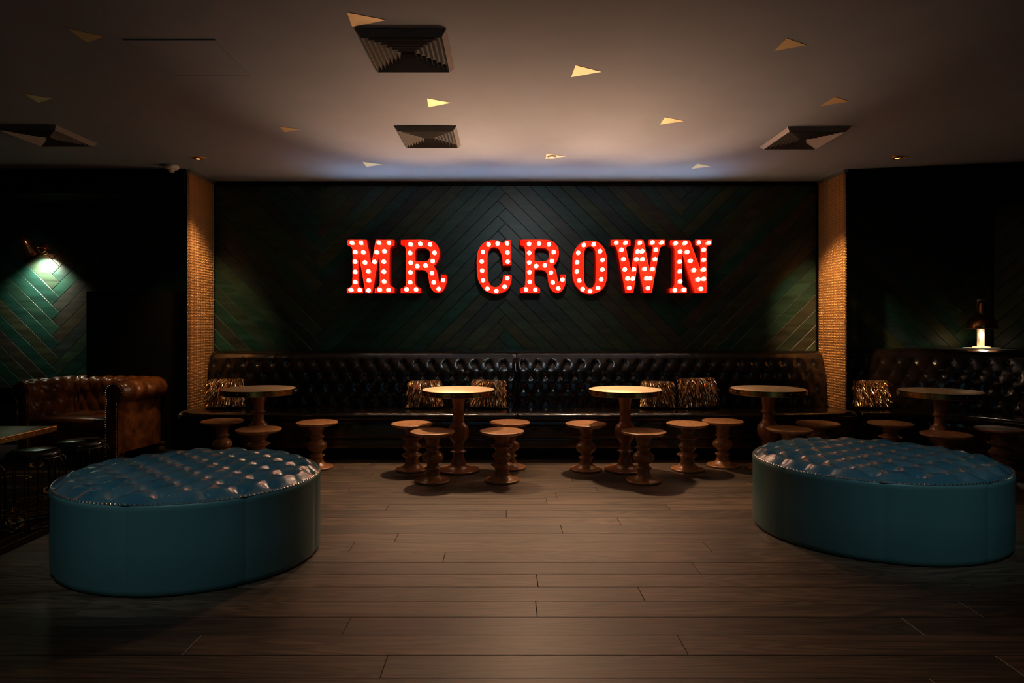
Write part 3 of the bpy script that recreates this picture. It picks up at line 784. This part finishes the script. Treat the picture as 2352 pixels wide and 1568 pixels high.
# ------------------------------------------------------------------ fringed cushions
def cushion_meshes(seed):
    rr = random.Random(seed)
    w, h, d = .285, .27, .11
    v = []; f = []; n = 14
    for face in (-1, 1):
        base = len(v)
        for j in range(n+1):
            for i in range(n+1):
                u, t = i/n*2-1, j/n*2-1
                k = (1-abs(u)**3.2)*(1-abs(t)**3.2); sq = 1-.04*(1-abs(u*t))
                v.append((u*w/2*sq, face*d/2*k**.5, h/2+t*h/2*sq))
        for j in range(n):
            for i in range(n):
                a = base+j*(n+1)+i; q = (a, a+1, a+n+2, a+n+1); f.append(q if face < 0 else q[::-1])
    body = mesh_of('body', v, f, True)
    v = []; f = []
    def strand(p, dir0, L, wd):
        "a narrow foil ribbon that leaves the cloth and droops"
        seg = 5; pos = Vector(p); dr = Vector(dir0).normalized(); side = Vector((rr.uniform(-1,1), rr.uniform(-1,1), rr.uniform(-.3,.3))).normalized()
        base = len(v); st = L/seg
        for k in range(seg+1):
            v.append(tuple(pos-side*wd/2)); v.append(tuple(pos+side*wd/2))
            dr = (dr+Vector((rr.uniform(-.35,.35), rr.uniform(-.25,.25), -.55+rr.uniform(-.2,.2)))*.55).normalized()
            nx = pos+dr*st
            if nx.z < .006: nx.z = .006+rr.uniform(0,.006); dr.z = 0; dr.y -= .2
            pos = nx; side = (side+Vector((rr.uniform(-.3,.3), rr.uniform(-.3,.3), 0))).normalized()
        for k in range(seg):
            a = base+2*k; f.append((a, a+1, a+3, a+2))
    for k in range(1300):
        u = rr.uniform(-1, 1); t = rr.uniform(-.85, 1)
        kk = (1-abs(u)**3.2)*(1-abs(t)**3.2)
        y = -d/2*kk**.5-.002
        x = u*w/2*.98; z = h/2+t*h/2*.98
        strand((x, y, z), (u*(.15+.55*(1-(t+1)/2))+rr.uniform(-.4,.4), -1, .5 if t > .8 else -.1), rr.uniform(.05, .12), rr.uniform(.0030, .0058))
    for k in range(260):
        u = rr.uniform(-1, 1)
        strand((u*w/2*.96, rr.uniform(-.01,.03), h-.004), (u*.2+rr.uniform(-.5,.5), -.7, .55), rr.uniform(.04,.08), rr.uniform(.002,.004))
    for k in range(240):
        sx = rr.choice((-1, 1)); t = rr.uniform(.05, 1)
        strand((sx*w/2*.97, rr.uniform(-.015,.02), t*h*.98), (sx*.35, -.7, .1), rr.uniform(.04,.09), rr.uniform(.002,.004))
    fr = mesh_of('fringe', v, f)
    body.materials.append(M_darkwood); fr.materials.append(M_fringe)
    return body, fr
CM = [cushion_meshes(s) for s in (1, 2, 3)]
CUSH = [
 (521, 0, -.02, .95, 'dim metallic fringed cushion beside the left chain curtain'),
 (978, 1, -.03, .90, 'gold and copper fringed cushion left of the second round table'),
 (1121, 2, .04, .92, 'gold and copper fringed cushion right of the second round table'),
 (1508, 1, .03, .88, 'orange and silver fringed cushion leaning behind the third round table'),
 (1602, 0, -.04, .98, 'taller orange and silver fringed cushion, right one of the pair'),
 (1997, 2, 0.0, .90, 'dim metallic fringed cushion on the curved banquette by the right curtain'),
]
for px, k, tilt, sc, lab in CUSH:
    D = 6.03; x = (px-CX)*D/F
    r = empty('fringed_cushion', (x, D, .408)); r.rotation_euler = (radians(-6), tilt, 0); r.scale = (sc*1.06, 1, sc*1.02)
    tag(r, lab, 'cushion', 'metallic fringed cushions on the banquettes')
    link('body', CM[k][0], None, r); tag(link('fringe', CM[k][1], None, r), kind='stuff')

# ------------------------------------------------------------------ ottomans
def ottoman(cx, cy, a, b, rz, lab, ph, la):
    root = empty('round_ottoman', (cx, cy, 0), rz); tag(root, lab, 'ottoman', 'blue buttoned leather ottomans')
    n = 170; v = []; f = []
    ps, pt = .205, .1025; ca_, sa_ = cos(la), sin(la)
    for j in range(n+1):
        for i in range(n+1):
            u, w = 2*i/n-1, 2*j/n-1
            # square to disc
            x = u*sqrt(1-w*w/2); y = w*sqrt(1-u*u/2)
            r = min(1, sqrt(x*x+y*y))
            X, Y = x*a, y*b
            m = 1 if r < .88 else max(0, (1-r)/.12)
            m = m*m*(3-2*m)
            tf = tuft(X*ca_-Y*sa_+ph, X*sa_+Y*ca_, ps, pt, .22, .034)
            # border strip: rounded roll with shallow pleats from the outer buttons
            ang = atan2(y, x)
            z = .396+.020*(1-r**8)*sqrt(max(0,1-r**6)) + m*(.044*tf-.018)
            if r > .82:
                z += .006*sin((r-.82)/.18*pi)
            v.append((X, Y, z))
    for j in range(n):
        for i in range(n):
            p = j*(n+1)+i; f.append((p, p+1, p+n+2, p+n+1))
    pdata('cushion_top', v, f, M_blueleather, root, True)
    mb = MB()
    for k in range(-7, 8):
        for j in range(-6, 7):
            X_ = (j+.5*(k % 2))*ps-ph; Y_ = k*pt; X = X_*ca_+Y_*sa_; Y = -X_*sa_+Y_*ca_
            if (X/a)**2+(Y/b)**2 < .76: mb.dome((X, Y, .400), .0085, None, 8)
    tag(mb.build('buttons', M_blueleather, root, 40), kind='stuff')
    # side panels with seams
    m = 8; prof = [(.990,.398),(.9985,.394),(1.003,.384),(1.002,.368),(.999,.355),(.999,.20),(.999,.03),(.996,.012),(.985,.004),(.96,.003)]
    for s in range(m):
        a0, a1 = 2*pi*s/m+.33, 2*pi*(s+1)/m+.33; K = 16; v = []; f = []
        for i in range(K+1):
            t = i/K; an = a0+(a1-a0)*t
            e = min(t, 1-t)*K; dz = -.0045*max(0, 1-e/.8)
            for r, z in prof: v.append(((a*r+dz)*cos(an), (b*r+dz)*sin(an), z))
        np_ = len(prof)
        for i in range(K):
            for j in range(np_-1):
                p = i*np_+j; f.append((p, p+np_, p+np_+1, p+1))
        pdata('side_panel', v, f, M_blueside, root, True)
    mb = MB(); K = 190
    for i in range(K):
        an = 2*pi*i/K; nx, ny = cos(an)*b, sin(an)*a; l = sqrt(nx*nx+ny*ny); nx/=l; ny/=l
        nv = Vector((nx*.55, ny*.55, .83)).normalized(); tv = Vector((-ny, nx, 0)); bv = nv.cross(tv)
        M = Matrix(((tv.x, bv.x, nv.x), (tv.y, bv.y, nv.y), (tv.z, bv.z, nv.z)))
        mb.dome((a*.991*cos(an), b*.991*sin(an), .3985), .0052, M, 7)
    tag(mb.build('nailhead_trim', M_nail, root, 40), kind='stuff')
ottoman(-1.607, 3.370, .651, .593, -.370, 'large round blue leather ottoman with a deep buttoned top, left foreground', .0, -.37)
ottoman(2.109, 3.732, .657, .609, .043, 'large round blue leather ottoman with a deep buttoned top, right foreground', .03, .32)

# ------------------------------------------------------------------ chesterfield armchair
def chesterfield():
    al = radians(10)
    root = empty('chesterfield_sofa', (-3.19, 5.46, .0036), -al)
    tag(root, 'brown buttoned leather chesterfield tub sofa beside the black partition', 'sofa')
    Wd, Dp, R = 1.10, .70, .13; hw = .055
    # centre line of the arms and back, from the right arm front round to the left arm front (local: x right, y back)
    path = [(-hw-.04, .02), (-hw-.04, Dp-.11-R)]
    for k in range(1, 7):
        a = pi/2*k/6; path.append((-hw-.04-R+R*cos(a), Dp-.11-R+R*sin(a)))
    path.append((-Wd+hw+.04+R, Dp-.11))
    for k in range(1, 7):
        a = pi/2+pi/2*k/6; path.append((-Wd+hw+.04+R+R*cos(a), Dp-.11-R+R*sin(a)))
    path.append((-Wd+hw+.04, .02))
    prof = [(-.085,.34),(-.080,.44),(-.074,.52)]
    for k in range(0, 15):
        a = radians(205-k*(265/14)); prof.append((.005+.088*cos(a), .592+.088*sin(a)))
    prof += [(.040,.50),(.040,.30),(.042,.09)]
    def disp(s, t, z, LS, LT):
        if t < .36:
            d = .017*tuft(s-.02, t-.155, .125, .105)
        elif t < .66: d = .014*(abs(sin(pi*(s-.02)/.125))**.5)*min(1, (.66-t)/.08)
        else: d = 0
        e = min(1, s/.02, (LS-s)/.02)
        return d*max(0, e)
    # path runs with the room on its left, outward is on the right
    v, f, *_ = sweep(path, prof, .011, .010, disp, -1.0)
    pdata('arms_and_back', v, f, M_brownleather, root, True)
    # front scroll panels with nailheads
    for cx_ in (-hw-.04, -Wd+hw+.04):
        sg = 1 if cx_ > -.5 else -1
        out = [(-.085,.05),(-.085,.34),(-.080,.44),(-.074,.52)] + [(.005+.088*cos(radians(205-k*(265/14))), .592+.088*sin(radians(205-k*(265/14)))) for k in range(15)] + [(.040,.50),(.040,.30),(.040,.05)]
        out = [(cx_+sg*x, z) for x, z in out]
        ins = inset(out, .012 if sg > 0 else .012)
        n = len(out)
        vv = [(x, .022, z) for x, z in out]+[(x, .004, z) for x, z in out]+[(x, -.006, z) for x, z in ins]
        ff = [tuple(range(n)), tuple(2*n+i for i in range(n))]
        for i in range(n):
            j = (i+1) % n; ff += [(i,j,n+j,n+i),(n+i,n+j,2*n+j,2*n+i)]
        fpn = pdata('front_panel', vv, ff, M_brownleather, root, 50)
        mb = MB(); pts, L = resample(ins, .019)
        M = Matrix(((1,0,0),(0,0,-1),(0,1,0)))
        for x, z in pts: mb.dome((x, -.006, z), .0065, M, 6)
        tag(mb.build('nailhead_trim', M_nail, fpn, 40), kind='stuff')
    MB().box((-Wd/2, .33, .175), (Wd-.26, .60, .19), .02).build('base_rail', M_brownleather, root, 50)
    MB().box((-Wd/2, .28, .318), (Wd-.29, .56, .11), .04).build('seat_cushion', M_brownleather, root, 60)
    for x in (-.08, -Wd+.08):
        for y in (.06, Dp-.14):
            ft = MB().lathe([(.022,0.012),(.026,.014),(.030,.04),(.024,.055),(.034,.075),(.034,.088)], 16).build('foot', M_darkwood, root, 40, (x, y, 0))
            MB().lathe([(0,0),(.014,0),(.016,.006),(.014,.013),(0,.013)], 12).build('caster', M_nail, ft, 40)
chesterfield()

# ------------------------------------------------------------------ left table, wire stools, carpet
tb = empty('rectangular_table', (-2.78, 3.06, .0036)); tag(tb, 'rectangular wooden table with a studded brass edge band, cut off at left', 'table')
hx, hy, zt = .38, .435, .62
MB().box((0, 0, zt-.013), (2*hx-.006, 2*hy-.006, .026), .002).build('tabletop', M_darkwood, tb, 30)
for sx, sy, lx, ly, nm in ((0,-hy,2*hx+.004,.003,0),(0,hy,2*hx+.004,.003,0),(-hx,0,.003,2*hy,1),(hx,0,.003,2*hy,1)):
    bn = MB().box((sx, sy, zt-.0125), (lx, ly, .027), .001).build('edge_band', M_brass, tb)
    mb = MB(); L = 2*hy if nm else 2*hx; K = int(L/.044)
    for i in range(K):
        t = -L/2+L*(i+.3)/K
        if nm: M = Matrix(((0,0,1 if sx > 0 else -1),(1,0,0),(0,1,0))); mb.dome((sx+(.0015 if sx > 0 else -.0015), t, zt-.0125), .0036, M, 8)
        else: M = Matrix(((1,0,0),(0,0,1 if sy > 0 else -1),(0,1,0))); mb.dome((t, sy+(.0015 if sy > 0 else -.0015), zt-.0125), .0036, M, 8)
    tag(mb.build('rivets', M_nail, bn, 40), kind='stuff')
MB().lathe([(.20,0),(.20,.008),(.06,.02),(.03,.04),(.028,.57),(.10,.594)], 28).build('pedestal', M_gloss, tb, 40, (-.12, -.05, 0))

def wire_stool(x, y, lab):
    r = empty('wire_drum_stool', (x, y, .0036)); tag(r, lab, 'stool', 'black wire drum stools with padded tops')
    MB().lathe([(0,.395),(.118,.395),(.130,.400),(.136,.412),(.132,.428),(.112,.440),(.060,.446),(0,.447)], 44).build('seat_pad', M_gloss, r, 60)
    MB().tube([(.138*cos(a), .138*sin(a), .400) for a in [2*pi*k/40 for k in range(40)]], .006, 8, True).build('top_ring', M_gloss, r, True)
    MB().tube([(.118*cos(a), .118*sin(a), .010) for a in [2*pi*k/40 for k in range(40)]], .006, 8, True).build('bottom_ring', M_gloss, r, True)
    wm = MB().tube(catmull([(.136,0,.402),(.152,0,.385),(.160,0,.34),(.163,0,.25),(.160,0,.14),(.146,0,.05),(.120,0,.010)], 3), .0034, 6).mesh('wire', True)
    wm.materials.append(M_gloss)
    for k in range(16): link('wire', wm, None, r, None, (0, 0, 2*pi*k/16+.1))
x, y = un(184, 1012, .44); wire_stool(x, y, 'black wire drum stool with a padded top nearest the brown sofa')
x, y = un(77, 1034, .44); wire_stool(x, y, 'black wire drum stool with a padded top below the table corner')
wire_stool(-2.83, 3.44, 'black wire drum stool with a padded top cut off by the left edge')

cp = MB().box((-3.997, 3.36, -.0045), (2.886, 4.52, .011)).box((-4.152, 6.0, -.0045), (2.576, .756, .011)).build('carpet', M_carpet); tag(cp, 'black carpet with ochre plaid lines and scrolls under the wire stools', 'carpet')
def c7(pts): return [un(x*.17857, 960+y*.17857, .0) for x, y in pts]
PAT = [([(100,970),(220,965)], 4), ([(270,945),(560,895)], 4), ([(280,905),(540,880)], 4), ([(60,1080),(260,1040),(640,990)], 5), ([(100,1100),(640,1022)], 4), ([(110,1060),(640,1005)], 3),
 ([(540,1062),(640,1045)], 5), ([(250,1205),(640,1145)], 5), ([(170,1250),(640,1195)], 6), ([(230,1280),(640,1215)], 6),
 ([(160,1290),(260,1295),(300,1340),(260,1400),(190,1440),(150,1475)], 16), ([(100,1310),(150,1360),(120,1410),(20,1445),(-60,1430)], 13), ([(0,1440),(80,1452),(160,1462)], 7),
 ([(610,888),(565,920),(570,950),(640,968)], 13), ([(170,1140),(182,1180),(150,1212)], 14), ([(20,1190),(60,1190)], 26),
 ([(0,1330),(60,1345),(90,1370)], 8), ([(0,1060),(50,1050),(70,1080)], 12), ([(0,1120),(60,1110)], 9), ([(0,1260),(140,1262)], 9), ([(0,1290),(150,1300)], 7),
 ([(1770,530),(1800,490),(1900,490)], 12), ([(1860,520),(1885,490)], 10), ([(2020,475),(2110,500)], 12), ([(1690,530),(1790,508)], 6),
 ([(345,570),(370,560)], 16), ([(620,570),(640,600)], 12)]
mb = MB()
def ribbon(P, w, z=.0032):
    P = catmull([(*p,) for p in P], 5) if len(P) > 2 else P
    L_ = []; 
    T = normals2(P); v = []; f = []
    for (x, y), (tx, ty) in zip(P, T):
        v += [(x-ty*w/2, y+tx*w/2, z), (x+ty*w/2, y-tx*w/2, z)]
    for i in range(len(P)-1): f.append((2*i, 2*i+1, 2*i+3, 2*i+2))
    mb.add(v, f)
for P, w in PAT: ribbon(c7(P), w*.0011)
ov = [(390,600),(430,575),(510,570),(550,590),(520,625),(450,635),(400,620),(390,600)]
ribbon(c7(ov), .02)
rc = random.Random(5)
for k in range(34):                                    # the same plaid and scrolls over the rest of the carpet
    x = rc.uniform(-4.9, -3.0); y = rc.uniform(1.6, 6.1)
    if rc.random() < .55:
        l = rc.uniform(.3, .8)
        for q in range(3): ribbon([(x-l/2, y+q*.035), (min(x+l/2, -2.95), y+q*.035+.01)], .006)
    else:
        ribbon([(x+.09*cos(a)*(1+.25*a), y+.09*sin(a)*(1+.15*a)) for a in [j*.6 for j in range(9)]], .02)
for x in (-2.62, -2.70, -2.78, -2.98, -3.06): ribbon([(x, 3.3), (x-.05, 5.4)], .003, .0030)
pm = mb.build('carpet_pattern', M_yellow, cp); tag(pm, kind='stuff')

# ------------------------------------------------------------------ wall sconce
sx, sy, sz = atD(101, 571, WALL-.02)
sc = empty('wall_sconce', (sx, WALL-.014, sz)); tag(sc, 'polished copper wall lamp shining down on the green chevron boards', 'lamp')
Mr = Matrix.Rotation(pi/2, 3, 'X')
MB().lathe([(0,0),(.062,0),(.064,.006),(.058,.016),(.040,.022),(.036,.030),(.020,.034),(0,.035)], 36, (0,0,0), Mr).build('wall_plate', M_copper, sc, 40)
MB().tube([(0,-.03,0),(-.012,-.065,.008),(-.030,-.100,.014),(-.050,-.13,.018)], .009, 10).build('arm', M_copper, sc, True)
tlt = Matrix.Rotation(radians(-12), 3, 'Y') @ Matrix.Rotation(radians(20), 3, 'X')
shp = [(.073,-.095),(.075,-.090),(.071,-.060),(.064,-.02),(.056,.02),(.049,.048),(.040,.066),(.028,.080),(.014,.088),(0,.090)]
inn = [(.0,.084),(.014,.082),(.026,.075),(.037,.062),(.046,.045),(.053,.018),(.061,-.022),(.068,-.060),(.071,-.094)]
shc = (-.055, -.150, .010)
MB().lathe(inn+shp, 40, (0,0,0), tlt.inverted().transposed() if False else tlt).build('lamp_shade', M_copper, sc, 50, shc)
MB().lathe([(0,-.045),(.012,-.043),(.021,-.030),(.022,-.012),(.014,.010),(.012,.03),(0,.03)], 16, (0,0,0), tlt).build('bulb', M_lampin, sc, True, shc)
spot('sconce_light', (sx+.02, WALL-.125, sz-.110), (sx+.01, WALL+.02, sz-.31), 60, (1.0, .88, .66), 124, .9, .02)

# ------------------------------------------------------------------ bell lamp on a ledge behind the curved banquette
LP, _ = resample(rp, .12); LT_ = normals2(LP)
li = [(p[0]-t[1]*.236, p[1]+t[0]*.236) for p, t in zip(LP, LT_)]; li = [p for p in li if p[0] > 3.5 and p[1] < 6.38]
lo = [(min(5.43, p[0]+.9), 0) for p in li]
ol = [(5.42, li[-1][1]), (5.42, 5.68), (4.76, 6.383), (li[0][0], 6.383)]
lp = li+ol; n_ = len(lp)
lg = pdata('ledge', [(x, y, z) for z in (.925, .945) for x, y in lp], [tuple(range(n_))[::-1], tuple(range(n_, 2*n_))]+[(i, (i+1) % n_, n_+(i+1) % n_, n_+i) for i in range(n_)], M_black)
tag(lg, 'black ledge behind the curved banquette, carrying the bell lamp', 'ledge')
lx, ly, lz = (2254-CX)*6.16/F, 6.16, .946
tl = empty('bell_lamp', (lx, ly, lz)); tag(tl, 'dark copper bell lamp on a cream wooden post, standing behind the curved banquette', 'lamp')
MB().box((0, 0, .005), (.25, .16, .010), .002).build('base_plate', M_ledge, tl, 30)
MB().box((0, 0, .015), (.11, .09, .012), .002).build('base_block', M_ledge, tl, 30)
MB().box((.005, .015, .245), (.046, .040, .45), .003).build('post', M_ledge, tl, 30)
Z0 = .190
MB().lathe([(.0,.150),(.030,.150),(.034,.140),(.050,.115),(.085,.098),(.104,.080),(.116,.045),(.121,0),(.1235,0),(.1245,.006),(.119,.046),(.107,.084),(.088,.102),(.054,.120),(.040,.142),(.037,.160),(.035,.235),(.028,.252),(.012,.262),(0,.263)], 44, (-.028,-.045,0)).build('lamp_shade', M_copper, tl, 40, (0, 0, Z0))
MB().lathe([(.1215,-.001),(.125,-.001),(.1255,.003),(.1235,.0055),(.1215,.004),(.1215,-.001)], 44, (-.028,-.045,0), None, False).build('shade_rim', M_ledge, tl, 40, (0, 0, Z0-.002))
MB().lathe([(0,.02),(.012,.022),(.022,.036),(.022,.05),(.014,.075),(.012,.12),(0,.12)], 16, (-.028,-.045,0)).build('bulb', M_lampin, tl, True, (0, 0, Z0))
MB().tube([(-.028,-.045,Z0+.255),(-.028,-.045,Z0+.275),(-.020,-.03,Z0+.293),(-.005,-.005,Z0+.300),(.004,.006,Z0+.285)], .006, 8).build('bracket', M_copper, tl, True)
MB().tube([(-.028+.016*cos(a), -.045, Z0+.286+.016*sin(a)) for a in [2*pi*k/16 for k in range(16)]], .003, 6, True).build('hook', M_copper, tl, True)
spot('bell_lamp_light', (lx-.028, ly-.045, lz+Z0+.015), (lx-.05, ly-.10, 0), 9, (1.0, .84, .58), 118, .6, .02)
